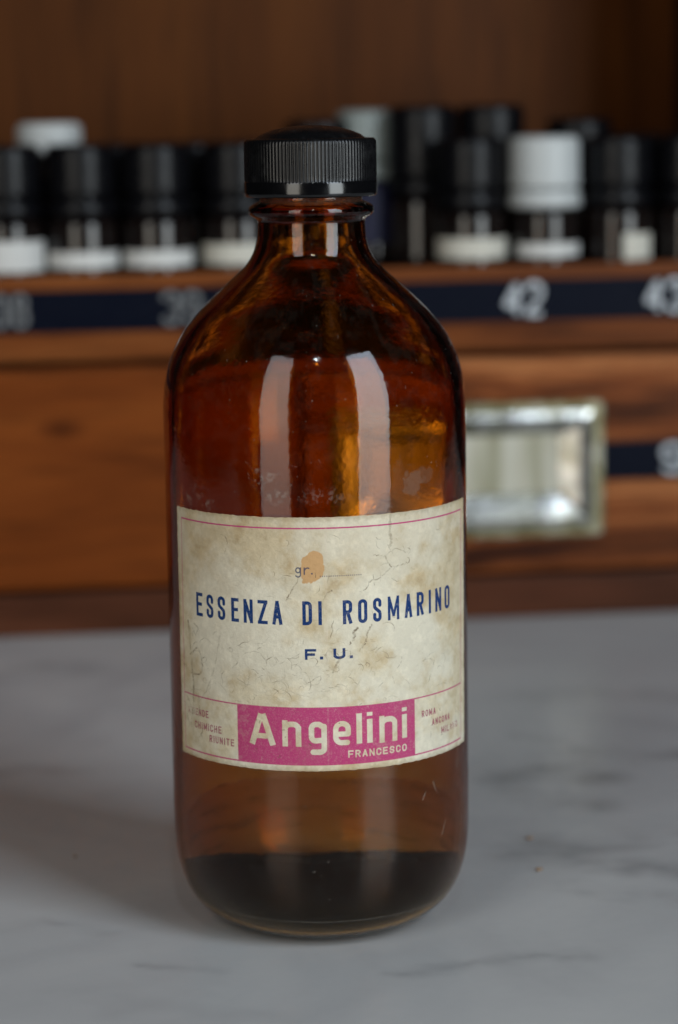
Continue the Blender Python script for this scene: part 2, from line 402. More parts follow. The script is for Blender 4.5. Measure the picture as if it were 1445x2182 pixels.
# ---- marble
def marble():
    cv = Canvas(-250, 250, -250, 350, 1.0)
    m1 = cv.mask()
    rg = np.random.default_rng(3)
    def vein(pts, wd, v):
        P = []
        for a, b_ in zip(pts[:-1], pts[1:]):
            for k in range(8):
                t = k/8; P.append((a[0]+(b_[0]-a[0])*t+rg.normal(0, .5), a[1]+(b_[1]-a[1])*t+rg.normal(0, .7)))
        for k, (a, b_) in enumerate(zip(P[:-1], P[1:])):
            ww = wd*(.5+.7*abs(math.sin(k*.37)))
            cv.seg(m1, a, b_, ww, True, val=v*rg.uniform(.6, 1), soft=ww*1.6)
    VEINS = [
        ([(53, 114), (62, 126), (73, 135), (82, 146), (90, 143), (103, 137), (118, 142)], 5, .62),
        ([(60, 124), (70, 130), (80, 140)], 7, .35),
        ([(62, 170), (70, 165), (78, 159)], 3, .35),
        ([(56, 106), (60, 95), (70, 92), (75, 99), (80, 86)], 4, .55),
        ([(77, 119), (86, 119)], 5, .6),
        ([(58, 56), (66, 51), (74, 49), (86, 57), (95, 66), (101, 60), (120, 64)], 5, .60),
        ([(94, 66), (96, 72), (100, 70)], 4, .5),
        ([(48, 42), (58, 44), (66, 42)], 5, .45),
        ([(64, 38), (76, 29), (86, 31), (96, 24), (120, 28)], 3.5, .55),
        ([(60, 18), (70, 12), (80, 7), (92, 4), (110, 8)], 3.5, .4),
        ([(-45, -36), (-32, -39), (-24, -42)], 1.6, .6),
        ([(15, -48), (34, -41), (51, -35), (66, -37)], 2.2, .38),
        ([(-125, 262), (-115, 270), (-99, 280), (-80, 272)], 6, .35),
        ([(-105, 130), (-90, 141), (-76, 136), (-58, 140)], 4, .40),
        ([(-130, 60), (-100, 66), (-80, 58)], 4, .3),
        ([(60, 215), (90, 228), (120, 218), (150, 232)], 6, .3),
        ([(-90, -14), (-70, -6), (-52, -14)], 2, .35),
    ]
    for p, wd, v in VEINS: vein(p, wd, v)
    n1 = fbm(cv.h, cv.w, 60, 5, .6, 11, 1.8)
    v2 = 1-np.abs(fbm(cv.h, cv.w, 110, 5, .55, 21, 1.8)-.5)*18
    m1 = m1*(.25+.95*sstep(.35, .62, fbm(cv.h, cv.w, 14, 4, .6, 12, 2.2)))
    m1 = np.clip(m1*1.25 + np.clip(v2, 0, 1)*.10*sstep(.5, .6, n1), 0, 1)
    im = make_image('marble_veins', np.repeat(m1[..., None], 3, 2), data=True)
    m, nt, b = mat('grey_white_marble')
    tc = N(nt, 'ShaderNodeTexCoord')
    mp = N(nt, 'ShaderNodeMapping'); mp.inputs['Scale'].default_value = (2.0, 1/.6, 1); mp.inputs['Location'].default_value = (.494, .25/.6-.006, 0)
    nt.links.new(tc.outputs['Object'], mp.inputs['Vector'])
    dn = N(nt, 'ShaderNodeTexNoise'); dn.inputs['Scale'].default_value = 30; dn.inputs['Detail'].default_value = 4
    nt.links.new(tc.outputs['Object'], dn.inputs['Vector'])
    ds = N(nt, 'ShaderNodeVectorMath', operation='SCALE'); ds.inputs['Scale'].default_value = .012
    nt.links.new(dn.outputs['Color'], ds.inputs[0])
    ad = N(nt, 'ShaderNodeVectorMath', operation='ADD'); nt.links.new(mp.outputs[0], ad.inputs[0]); nt.links.new(ds.outputs[0], ad.inputs[1])
    it = N(nt, 'ShaderNodeTexImage'); it.image = im; it.interpolation = 'Cubic'; it.extension = 'EXTEND'
    nt.links.new(ad.outputs[0], it.inputs['Vector'])
    n2 = N(nt, 'ShaderNodeTexNoise'); n2.inputs['Scale'].default_value = 9; n2.inputs['Detail'].default_value = 7; n2.inputs['Distortion'].default_value = 1.5
    nt.links.new(tc.outputs['Object'], n2.inputs['Vector'])
    base = ramp(nt, n2.outputs[0], [(.3, (.45, .46, .47)), (.52, (.525, .535, .54)), (.7, (.57, .575, .57))])
    mx = N(nt, 'ShaderNodeMix', data_type='RGBA'); nt.links.new(it.outputs['Color'], mx.inputs[0])
    nt.links.new(base, mx.inputs[6]); mx.inputs[7].default_value = (.13, .14, .155, 1)
    nt.links.new(mx.outputs[2], b.inputs['Base Color'])
    n3 = N(nt, 'ShaderNodeTexNoise'); n3.inputs['Scale'].default_value = 220; n3.inputs['Detail'].default_value = 5
    nt.links.new(tc.outputs['Object'], n3.inputs['Vector'])
    nt.links.new(ramp(nt, n3.outputs[0], [(.3, (.28,)*3), (.7, (.42,)*3)]), b.inputs['Roughness'])
    b.inputs['Specular IOR Level'].default_value = .45
    return m
M_marble = marble()

# ------------------------------------------------------------------ marble top
top = box('marble_worktop', -.75, .75, -.40, .62, -.03, .0008, M_marble, bev=.003)
tag(top, 'grey-white veined marble worktop under the amber bottle', kind='structure')

# a few crumbs of dried resin lying about the bottle
M_crumb = plastic('resin_crumb', (.30, .19, .11), .6, .3)
for k, (cx, cy_, sz, lb) in enumerate(((57, 57, .7, 'dark brown crumb on the marble right of the bottle, the one farther back'), (57, 29, .75, 'tan crumb on the marble right of the bottle, the nearer one'), (-67, 48, .5, 'tiny orange crumb on the marble left of the bottle'))):
    bm = bmesh.new(); bmesh.ops.create_icosphere(bm, subdivisions=2, radius=sz*mm_)
    rg_ = random.Random(k)
    for v in bm.verts:
        f = rg_.uniform(.75, 1.2); v.co = Vector((v.co.x*1.4*f, v.co.y*f, v.co.z*.5*f))
    me = bpy.data.meshes.new('crumb'); bm.to_mesh(me); bm.free()
    o = link('crumb', me, M_crumb); o.location = (cx*mm_, cy_*mm_, .0008+sz*.45*mm_); o.rotation_euler = (0, 0, k*.4)
    tag(o, lb, 'crumb', 'crumbs on the marble')

# ------------------------------------------------------------------ cabinet (local frame: X along the front, Y into the cabinet)
PHI = R(6.1)
cab = empty('apothecary_cabinet', (0, .3405, 0), PHI)
tag(cab, 'old brown wooden apothecary cabinet with numbered drawers behind the amber bottle', 'cabinet')
XL, XR = -.26, .190
mm = .001
box('plinth', XL, XR, .002, .19, .0009, 17.5*mm, W_base, cab, .0012)
box('carcass', XL, XR, .012, .188, 17.5*mm, 105.8*mm, W_dark, cab)
dl = box('drawer', XL+.002, -8*mm, 0, .011, 19.5*mm, 104.3*mm, W_drawer_l, cab, .0014)
dr = box('drawer', -5*mm, XR-.002, 0, .011, 19.5*mm, 104.3*mm, W_drawer_r, cab, .0014)
tag(dl, 'smooth orange-brown drawer front with a knot'); tag(dr, 'dark-figured drawer front carrying a metal pull')
box('rail', XL, XR, -.0005, .190, 106.9*mm, 132*mm, W_rail, cab, .0012)
tape = box('number_strip', XL, XR, -.0012, -.0005, 118*mm, 134*mm, P_tape, cab)
# display step: a lip in front, the bottles stand on the shelf behind it
box('lip', XL, XR, -.0005, .007, 132.2*mm, 139.4*mm, W_rail, cab, .0012)
box('shelf', XL, XR, .0072, .190, 132.2*mm, 134*mm, W_dark, cab)
box('back_panel', XL, XR, .150, .160, 134.2*mm, .52, W_back, cab)
box('side_panel', .179, .190, .02, .1498, 134.2*mm, .52, W_dark, cab)

def numeral(txt, xa, xb, za, zb, m, parent, wd=2.1, y=-.0012):
    """raised embossed digits as tubes"""
    n = len(txt); gap = .3; cw = (xb-xa-gap*(n-1))/n
    for i, ch in enumerate(txt):
        x0 = xa+i*(cw+gap); bm = bmesh.new()
        h = zb-za-wd; ww = cw-wd
        for kind, pts in glyph(ch, .3):
            P = [Vector(((x0+wd/2+p[0]*ww)*mm, 0, (za+wd/2+p[1]*h)*mm)) for p in pts]
            rings = []
            for k, p in enumerate(P):
                t = (P[min(k+1, len(P)-1)]-P[max(k-1, 0)]).normalized(); s_ = Vector((t.z, 0, -t.x))*wd/2*mm
                y0, y1 = y-.0001*mm, y-.0007
                rings.append([bm.verts.new((p+s_)+Vector((0, y, 0))), bm.verts.new((p+s_*.6)+Vector((0, y1, 0))),
                              bm.verts.new((p-s_*.6)+Vector((0, y1, 0))), bm.verts.new((p-s_)+Vector((0, y, 0)))])
            for a, b in zip(rings[:-1], rings[1:]):
                for q in range(3): bm.faces.new((a[q], a[q+1], b[q+1], b[q]))
            bm.faces.new(rings[0][::-1]); bm.faces.new(rings[-1])
        bmesh.ops.recalc_face_normals(bm, faces=bm.faces[:])
        me = bpy.data.meshes.new('numeral'); bm.to_mesh(me); bm.free()
        link('numeral', me, m, parent)
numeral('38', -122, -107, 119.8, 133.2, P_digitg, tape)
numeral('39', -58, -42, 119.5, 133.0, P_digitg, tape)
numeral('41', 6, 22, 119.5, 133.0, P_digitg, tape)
numeral('42', 73, 89.5, 119.5, 133.4, P_digit, tape)
numeral('43', 128.5, 145, 119.5, 133.4, P_digit, tape)
t2 = box('drawer_number_strip', 100*mm, XR-.003, -.0008, 0, 55*mm, 70*mm, P_tape, dr)
numeral('9', 135.5, 146, 56.2, 69, P_digit, t2, y=-.0008)

# metal pull: nested rounded frames
def rrect(x0, x1, z0, z1, r, y, n=5):
    out = []
    for cx, cz, a0 in ((x1-r, z1-r, 0), (x0+r, z1-r, 90), (x0+r, z0+r, 180), (x1-r, z0+r, 270)):
        for k in range(n+1):
            a = R(a0+90*k/n); out.append((( cx+r*math.cos(a))*mm, y*mm, (cz+r*math.sin(a))*mm))
    return out
def loft(name, rings, mat_, parent, fill=False):
    vs, fs = [], []; n = len(rings[0])
    for r_ in rings: vs += r_
    for i in range(len(rings)-1):
        for k in range(n):
            k2 = (k+1) % n; fs.append((i*n+k, i*n+k2, (i+1)*n+k2, (i+1)*n+k))
    if fill: fs.append(tuple((len(rings)-1)*n+k for k in range(n)))
    o = pydata(name, vs, fs, mat_, parent)
    bm = bmesh.new(); bm.from_mesh(o.data); bmesh.ops.recalc_face_normals(bm, faces=bm.faces[:])
    bm.to_mesh(o.data); bm.free(); return o
PX0, PX1, PZ0, PZ1 = 8, 113, 33.4, 86.8
loft('pull_flange', [rrect(PX0, PX1, PZ0, PZ1, 2.5, 0), rrect(PX0, PX1, PZ0, PZ1, 2.5, -1.0), rrect(PX0+.5, PX1-.5, PZ0+.5, PZ1-.5, 2.2, -1.4),
     rrect(PX0+4.2, PX1-4.2, PZ0+4.2, PZ1-3.2, 2, -1.4)], M_brass, dr)
loft('pull_rim', [rrect(PX0+4.0, PX1-4.0, PZ0+4.0, PZ1-3.0, 2, -1.35), rrect(PX0+5.2, PX1-5.0, PZ0+5.0, PZ1-3.8, 2, -4.6), rrect(PX0+7.8, PX1-7.0, PZ0+7.8, PZ1-6.2, 1.8, -5.6),
     rrect(PX0+11, PX1-10.5, PZ0+11, PZ1-9.0, 1.6, -4.8), rrect(PX0+19, PX1-18, PZ0+17, PZ1-12.6, 1.2, -1.8), rrect(PX0+19.6, PX1-18.6, PZ0+17.6, PZ1-13.2, 1, -1.0)], M_nickel, dr)
loft('pull_plate', [rrect(PX0+19.4, PX1-18.4, PZ0+17.4, PZ1-13.0, 1, -.9), rrect(PX0+19.4, PX1-18.4, PZ0+17.4, PZ1-13.0, 1, -1.2)], P_card, dr, True)

# ------------------------------------------------------------------ small bottles on the shelf
def ribs(n, amp):
    return lambda t, z, r: 1+amp*math.cos(n*t)
def small_bottle(cap_mat, ring=True, h=54.0, rc=13.2, rb=13.6, caph=20, lab=None):
    e = empty('essence_bottle', (0, 0, 0))
    b0 = h-caph-8.5        # shoulder height
    prof = smooth_prof([(0, .5), (rb*.8, .3), (rb-.8, 1.0), (rb, 3), (rb, 8), (rb, b0-3.5), (rb-.6, b0-1), (rb-3, b0+1), (8.5, b0+2), (8.3, b0+5), (8.3, b0+9), (7, b0+9.5), (0, b0+9.6)], 3)
    lathe('glass_body', [(r*mm, max(0, z)*mm) for r, z in prof], 40, G_small, e)
    # cap with fine ribs, rounded top edge
    z0 = h-caph; cp = [(rc-1, z0), (rc, z0+.3), (rc, z0+2), (rc-.1, h-3), (rc-.5, h-1.2), (rc-1.6, h-.2), (rc-3.5, h), (0, h)]
    lathe('cap', [(r*mm, z*mm) for r, z in cp], 144, cap_mat, e, rib=lambda t, z, r: 1+(.0045*math.cos(48*t) if z > (z0+1.5)*mm and r > (rc-.8)*mm else 0))
    if ring:
        r0 = z0-7.6
        lathe('tamper_ring', [(r*mm, z*mm) for r, z in [(rc-3, r0+.2), (rc-.6, r0), (rc+.5, r0+.8), (rc+.6, r0+3.2), (rc, r0+5.4), (rc-.8, r0+6.9), (rc-3, r0+7.0)]], 48, cap_mat, e)
    if lab:
        a0, a1, za, zb, lm = lab
        vs, fs = [], []; n = 20; rr = rb+.12
        for k in range(n+1):
            t = R(a0+(a1-a0)*k/n)
            for q, z in ((0, za), (0, zb), (.15, zb), (.15, za)):
                vs.append(((rr+q)*math.sin(t)*mm, -(rr+q)*math.cos(t)*mm, z*mm))
        for k in range(n):
            for q in range(4):
                a = k*4+q; b_ = k*4+(q+1) % 4; fs.append((a, b_, b_+4, a+4))
        fs += [(0, 3, 2, 1), (n*4, n*4+1, n*4+2, n*4+3)]
        o = pydata('paper_label', vs, fs, lm, e)
        bm = bmesh.new(); bm.from_mesh(o.data); bmesh.ops.recalc_face_normals(bm, faces=bm.faces[:]); bm.to_mesh(o.data); bm.free()
    return e
SH = 134.0
GF = 'small capped bottles in the front row on the shelf'; GB = 'small bottles standing in the back row'
def put(e, x, off, label, group, rz=0):
    e.parent = None
    p = Vector((x*mm, off*mm, 0)); c, s_ = math.cos(PHI), math.sin(PHI)
    e.location = (p.x*c-p.y*s_, .3405+p.x*s_+p.y*c, SH*mm); e.rotation_euler = (0, 0, PHI+rz)
    tag(e, label, 'bottle', group); return e
proto = small_bottle(P_black, lab=(-75, 72, 7.4, 13.4, P_paper))
put(proto, -86, 22, 'small black-capped bottle with a low white label, second from the left edge', GF)
put(copy_tree(proto), -57.5, 22, 'small black-capped bottle with white label above the left side of number 39', GF, R(6))
pT = small_bottle(P_black, lab=(-80, 80, 6.5, 18.0, P_paper))
put(pT, -114.5, 22, 'black-capped bottle with the tallest white label, cut off by the left edge', GF)
pW = small_bottle(P_black, lab=(-78, 85, 7.6, 15.4, P_paperw))
put(pW, -26.5, 22, 'black-capped bottle partly hidden by the left shoulder of the amber bottle', GF)
put(copy_tree(pW), 65, 22, 'black-capped bottle with warm white label just left of the white-capped one', GF, R(-4))
pC = small_bottle(P_white, rb=13.2, rc=13.6, lab=(-62, 70, 8, 12.9, P_paper))
put(pC, 94, 20, 'bottle with a white screw cap and ring, only white cap in the front row', GF)
pS = small_bottle(P_black, lab=(-5, 50, 6, 16, P_paperw))
put(pS, 124, 22, 'black-capped bottle with a small square label, right of the white-capped one', GF)
pN = small_bottle(P_black)
put(pN, 152, 22, 'black-capped bottle without label cut off by the right edge', GF)
# back row
b1 = small_bottle(P_white, ring=False, h=62, rc=12.8, caph=12)
for x_, o_, l_ in ((-72, 50, 'black cap behind the gap between the second and third bottles from the left edge'), (-42, 50, 'black cap behind the gap above the right side of number 39'),
                  (-14, 50, 'black-capped bottle mostly hidden by the neck of the amber bottle'), (138, 50, 'black cap behind the gap between the two rightmost front bottles'),
                  (-126, 52, 'black cap behind, at the very left edge under the white cap')):
    put(copy_tree(pN), x_, o_, l_, GB)
put(b1, -97.5, 56, 'white cap peeping over the black caps at the left', GB)
b2 = small_bottle(P_black, h=61.5)
put(b2, 9, 58, 'black cap just behind the top of the amber bottle', GB)
b3 = small_bottle(P_grey, h=65, rc=12.6, lab=(-70, 80, 12, 36, P_blue))
put(b3, 30, 62, 'pale grey capped bottle right beside the amber bottle cap', GB)
b4 = small_bottle(P_black, h=66.5, caph=28, rc=13.6)
put(b4, 49.5, 44, 'tall black-capped bottle without label, right of the amber bottle cap', GB)
b5 = copy_tree(b4)
put(b5, 78, 50, 'tallest black cap rising behind the gap left of the white-capped bottle', GB)
b6 = small_bottle(P_black, h=60.5)
put(b6, 115, 54, 'black cap behind, to the right of the white-capped bottle', GB)

# ------------------------------------------------------------------ the amber bottle
bottle = empty('glass_bottle', (0, 0, 0))
tag(bottle, 'large amber glass bottle with black screw cap and stained cream and magenta label', 'bottle')

def dirt_image():
    RR = 36.8; cv = Canvas(-math.pi*RR, math.pi*RR, 0, 200, 7)
    d, br = cv.mask(), cv.mask()
    scribbles(cv, d, 34, (-50, 50, 8, 150), (.3, 1.0), (.06, .14), 5, (.1, .35))
    scribbles(cv, d, 16, (-18, -2, 108, 122), (.3, 1.2), (.06, .16), 6, (.1, .35), 2)
    scribbles(cv, d, 8, (-44, -30, 107, 118), (.5, 3), (.06, .16), 7, (.1, .3))
    scribbles(cv, d, 6, (-8, 20, 108, 120), (.3, 1), (.06, .15), 8, (.1, .3))
    scribbles(cv, d, 9, (20, 48, 10, 46), (.3, 1.6), (.05, .10), 9, (.1, .3), .15)
    scribbles(cv, d, 12, (-45, 40, 6, 14), (.4, 1), (.1, .25), 10, (.2, .5))
    for x, y, l, a in ((31, 38.5, 2.4, 1.95), (26.3, 37.0, 2.0, 1.0), (41, 42, 2.2, 1.5), (33.5, 27, 3.5, 1.1), (1.5, 15.4, .3, 0), (-27.5, 9.3, .8, 2)):
        cv.seg(d, (x, y), (x+l*math.cos(a), y+l*math.sin(a)), .16, True, val=.45)
    # specks
    rg = np.random.default_rng(4)
    for _ in range(420):
        x, y = rg.uniform(-60, 60), rg.uniform(3, 176); r_ = rg.uniform(.06, .2)
        cv.seg(d, (x, y), (x+.02, y), r_, True, val=rg.uniform(.2, .75))
    # heel seam: a thin dusty scratch line
    for k in range(240):
        x = -60+k*.5
        if rg.random() > .25: cv.seg(d, (x, 9.0+.1*math.sin(k*.3)), (x+.5, 9.0), .16, True, val=rg.uniform(.10, .4))
    n = fbm(cv.h, cv.w, 16, 4, .6, 31); nf = fbm(cv.h, cv.w, 5, 3, .6, 32)
    Y, X = np.meshgrid(cv.Y, cv.X, indexing='ij')
    # brown residue spot, grey smear under the label, dusty thread below the cap
    rr = np.hypot((X-24.6)/3.0, (Y-113.6)/3.6)+(n-.5)*1.6
    br = np.maximum(br, sstep(1.0, .75, rr)*(.45+.35*nf))
    rr = np.hypot((X-27.5)/4.0, (Y-115.0)/2.4)+(n-.5)*1.4
    br = np.maximum(br, sstep(1.0, .7, rr)*.35)
    for (cx, cy_, rx, ry, v) in ((-12, 117, 5, 5, .28), (-9, 112, 4, 3, .3), (-34, 111, 6, 4, .22), (-27, 109, 4, 2, .2), (2, 112, 8, 3, .15), (12, 112, 4, 3, .15)):
        rr = np.hypot((X-cx)/rx, (Y-cy_)/ry)
        d = np.maximum(d, sstep(1, .2, rr)*v*sstep(.42, .70, nf)*sstep(.38, .58, n)*.9)
    d = np.maximum(d, ((Y > 177.5) & (Y < 182))*(.01+.10*sstep(.5, .75, nf)))
    br = np.maximum(br, ((Y > 177.9) & (Y < 186))*(.16+.2*nf))
    film = .001+.007*sstep(.45, .75, n)
    d = np.clip(np.maximum(d, film), 0, 1)
    clean = (Y < 190)*sstep(75, 58, np.abs(X)); d = d*clean; br = br*(Y < 190)
    sm = fbm(cv.h, cv.w, 60, 5, .6, 33)
    return make_image('glass_dirt', np.stack([d, br, sm], -1), data=True)

def amber():
    m, nt, b = mat('amber_glass'); nt.nodes.remove(b)
    out = nt.nodes['Material Output']
    g = N(nt, 'ShaderNodeBsdfGlass'); g.inputs['IOR'].default_value = 1.42; g.inputs['Color'].default_value = (1, 1, 1, 1)
    uv = N(nt, 'ShaderNodeUVMap'); uv.uv_map = 'UVMap'
    it = N(nt, 'ShaderNodeTexImage'); it.image = dirt_image(); nt.links.new(uv.outputs[0], it.inputs['Vector'])
    sp = N(nt, 'ShaderNodeSeparateColor'); nt.links.new(it.outputs['Color'], sp.inputs[0])
    nt.links.new(ramp(nt, sp.outputs[2], [(.35, (.015,)*3), (.7, (.075,)*3)]), g.inputs['Roughness'])
    tc = N(nt, 'ShaderNodeTexCoord')
    mp = N(nt, 'ShaderNodeMapping'); mp.inputs['Scale'].default_value = (1, 1, .45); nt.links.new(tc.outputs['Object'], mp.inputs['Vector'])
    n1 = N(nt, 'ShaderNodeTexNoise'); n1.inputs['Scale'].default_value = 34; n1.inputs['Detail'].default_value = 1
    n2 = N(nt, 'ShaderNodeTexNoise'); n2.inputs['Scale'].default_value = 700; n2.inputs['Detail'].default_value = 2
    nt.links.new(mp.outputs[0], n1.inputs['Vector']); nt.links.new(tc.outputs['Object'], n2.inputs['Vector'])
    b1_ = N(nt, 'ShaderNodeBump'); b1_.inputs['Strength'].default_value = .13; b1_.inputs['Distance'].default_value = .0012
    nt.links.new(n1.outputs[0], b1_.inputs['Height'])
    b2_ = N(nt, 'ShaderNodeBump'); b2_.inputs['Strength'].default_value = .35; b2_.inputs['Distance'].default_value = .00004
    nt.links.new(n2.outputs[0], b2_.inputs['Height']); nt.links.new(b1_.outputs[0], b2_.inputs['Normal'])
    nt.links.new(b2_.outputs[0], g.inputs['Normal'])
    df = N(nt, 'ShaderNodeBsdfDiffuse'); df.inputs['Color'].default_value = (.42, .38, .33, 1)
    dbn = N(nt, 'ShaderNodeBsdfDiffuse'); dbn.inputs['Color'].default_value = (.16, .085, .055, 1)
    m1 = N(nt, 'ShaderNodeMixShader'); nt.links.new(sp.outputs[0], m1.inputs[0]); nt.links.new(g.outputs[0], m1.inputs[1]); nt.links.new(df.outputs[0], m1.inputs[2])
    m2 = N(nt, 'ShaderNodeMixShader'); nt.links.new(sp.outputs[1], m2.inputs[0]); nt.links.new(m1.outputs[0], m2.inputs[1]); nt.links.new(dbn.outputs[0], m2.inputs[2])
    nt.links.new(m2.outputs[0], out.inputs['Surface'])
    va = N(nt, 'ShaderNodeVolumeAbsorption'); va.inputs['Color'].default_value = (.868, .630, .05, 1); va.inputs['Density'].default_value = 1000
    nt.links.new(va.outputs[0], out.inputs['Volume'])
    return m
M_amber = amber()

outer = [(0, 2.6), (10, 2.2), (15, 1.3), (18, .9), (21, 1.05), (25.8, 2.3), (30.2, 5.1), (33.3, 9.0), (35.2, 13.5), (36.35, 19), (36.75, 26)]
body = [(36.8, 40), (36.8, 60), (36.8, 85), (36.8, 110), (36.8, 124)]
shoulder = [(36.7, 130), (36.05, 136), (34.4, 141.6), (31.6, 147), (27.3, 152.3), (21.6, 157.8), (16.9, 162), (14.4, 165.4), (13.25, 169), (12.95, 172)]
ringp = [(13.0, 173.6), (13.6, 174.2), (14.7, 174.9), (15.1, 175.9), (14.8, 176.9), (13.6, 177.7), (12.5, 178.1)]
neck = [(12.3, 179), (12.3, 184), (12.0, 189.6), (11.4, 190.4), (10.4, 190.4)]
inner = [(9.8, 189.6), (9.9, 184), (10.2, 176), (10.5, 170), (11.6, 165.5), (14.3, 161.2), (19.2, 156.6), (24.9, 151.1), (29.2, 145.6), (31.9, 140.6), (33.5, 135.2), (34.1, 129.5), (34.3, 122)]
inner2 = [(34.3, 100), (34.3, 70), (34.4, 40), (34.7, 27), (34.5, 19.5), (33.7, 13.2), (31.9, 8.5), (28.1, 4.7), (22.6, 2.7), (12, 3.0), (0, 3.8)]
prof = []
prof = smooth_prof(outer+body+shoulder, 4)[:-1] + smooth_prof([(12.95, 172)]+ringp, 4)[:-1] + smooth_prof([(12.5, 178.1)]+neck, 3)[:-1] ; SPLIT = len(prof) + 2
prof = prof + smooth_prof([(10.4, 190.4)]+inner+inner2, 4)
prof = [(max(0, r)*mm, z*mm) for r, z in prof]; prof[0] = (0, prof[0][1]); prof[-1] = (0, prof[-1][1])
glass = lathe('glass_body', prof, 192, M_amber, bottle, uv=.2, split=SPLIT)

# residue of dark oil in the bottom, lying on the inner floor with a hair of air against the glass
def oil():
    m, nt, b = mat('dark_oil'); b.inputs['Base Color'].default_value = (.0022, .0008, .0005, 1); b.inputs['Roughness'].default_value = .35; b.inputs['Specular IOR Level'].default_value = .0
    return m
def residue():
    pr_ = [(0, 3.95), (12, 3.15), (22.5, 2.85), (28.0, 4.85), (31.77, 8.6), (33.55, 13.25), (34.35, 19.5), (34.55, 27), (34.4, 33)]
    P_ = smooth_prof(pr_, 5); P_[0] = (0, 3.95); n_ = 120
    top_z = lambda r, t: 15.6+.27*r*math.cos(t)+.25*math.sin(5*t+.6)+.15*math.sin(13*t)   # tilted, higher towards the front, with a slight ripple
    vs, fs, rows = [(0, 0, 3.95*mm)], [], []
    for (r, z) in P_[1:]:
        row = []
        for k in range(n_):
            t = 2*math.pi*k/n_; rr, zz = r, z
            if z > top_z(r, t):        # slide back down the wall to the surface line
                lo = 0
                for (ra, za), (rb, zb) in zip(P_[:-1], P_[1:]):
                    fa, fb = za-top_z(ra, t), zb-top_z(rb, t)
                    if fa <= 0 < fb:
                        q = fa/(fa-fb); rr, zz = ra+(rb-ra)*q, za+(zb-za)*q; break
                zz += .002*(z-zz)*0
            row.append(len(vs)); vs.append((rr*math.sin(t)*mm, -rr*math.cos(t)*mm, zz*mm))
        rows.append(row)
    for k in range(n_): fs.append((0, rows[0][k], rows[0][(k+1) % n_]))
    for a, b_ in zip(rows[:-1], rows[1:]):
        for k in range(n_): fs.append((a[k], b_[k], b_[(k+1) % n_], a[(k+1) % n_]))
    c = len(vs); vs.append((0, 0, 15.6*mm))
    for k in range(n_): fs.append((rows[-1][k], c, rows[-1][(k+1) % n_]))
    me = bpy.data.meshes.new('residue'); me.from_pydata(vs, [], fs)
    bm = bmesh.new(); bm.from_mesh(me); bmesh.ops.remove_doubles(bm, verts=bm.verts[:], dist=2e-6)
    bmesh.ops.recalc_face_normals(bm, faces=bm.faces[:]); bm.to_mesh(me); bm.free()
    return link('residue', me, oil(), bottle, True)
residue()

def dimming_film():
    # streaky film added on the inner back wall to dim the window glow there
    m, nt, b = mat('dimming_film_tint'); nt.nodes.remove(b); out = nt.nodes['Material Output']
    tr = N(nt, 'ShaderNodeBsdfTransparent'); tc = N(nt, 'ShaderNodeTexCoord'); mp = N(nt, 'ShaderNodeMapping')
    mp.inputs['Scale'].default_value = (60, 60, 420); nt.links.new(tc.outputs['Object'], mp.inputs[0])
    nz = N(nt, 'ShaderNodeTexNoise'); nz.inputs['Scale'].default_value = 1; nz.inputs['Detail'].default_value = 3; nt.links.new(mp.outputs[0], nz.inputs['Vector'])
    nt.links.new(ramp(nt, nz.outputs[0], [(.33, (.58, .46, .36)), (.44, (.80, .64, .5)), (.7, (.86, .70, .56))]), tr.inputs['Color'])
    nt.links.new(tr.outputs[0], out.inputs['Surface'])
    vs, fs = [], []; n_, rows = 90, [(29.0, 5.9), (31.6, 8.7), (33.5, 13.2), (34.1, 16.5), (34.3, 19.5), (34.45, 23), (34.42, 27)]
    rg = random.Random(5); w_ = [rg.uniform(-.5, .5) for _ in range(n_+1)]
    for i, (r, z) in enumerate(rows):
        for k in range(n_+1):
            t = R(95+170*k/n_); zz = z+(1.2*math.sin(k*.11)+w_[k]*.5 if i == len(rows)-1 else 0)
            vs.append(((r-.12)*math.sin(t)*mm, -(r-.12)*math.cos(t)*mm, zz*mm))
    for i in range(len(rows)-1):
        for k in range(n_): a = i*(n_+1)+k; fs.append((a, a+1, a+n_+2, a+n_+1))
    return pydata('dimming_film', vs, fs, m, bottle, True)
dimming_film()

# cap: knurled upper band, smooth lower band, low dome
NR = 106
def caprib(t, z, r):
    if 183.0*mm < z < 192.3*mm and r > 15.2*mm:
        return 1 + .0085*(abs(math.cos(NR*t/2))-.75)
    return 1
capp = [(12.9, 186), (12.9, 179.9), (13.4, 179.4), (15.6, 179.3), (15.95, 179.6), (15.98, 180.4), (15.98, 182.5), (15.85, 182.95), (15.75, 183.1), (15.8, 184), (15.8, 188), (15.8, 191.6), (15.75, 192.2), (15.5, 192.7), (15.1, 192.95),
        (13.4, 193.0), (13.0, 193.15), (12.0, 193.9), (9.5, 194.9), (6.5, 195.6), (3, 195.95), (0, 196.0)]
cap = lathe('screw_cap', [(r*mm, z*mm) for r, z in capp], NR*8, P_blackm, bottle, rib=caprib)
cap.data.materials.append(plastic('polished_bakelite', (.003, .003, .0035), .13, .5))
for p in cap.data.polygons:
    if p.center.z < 182.9*mm: p.material_index = 1

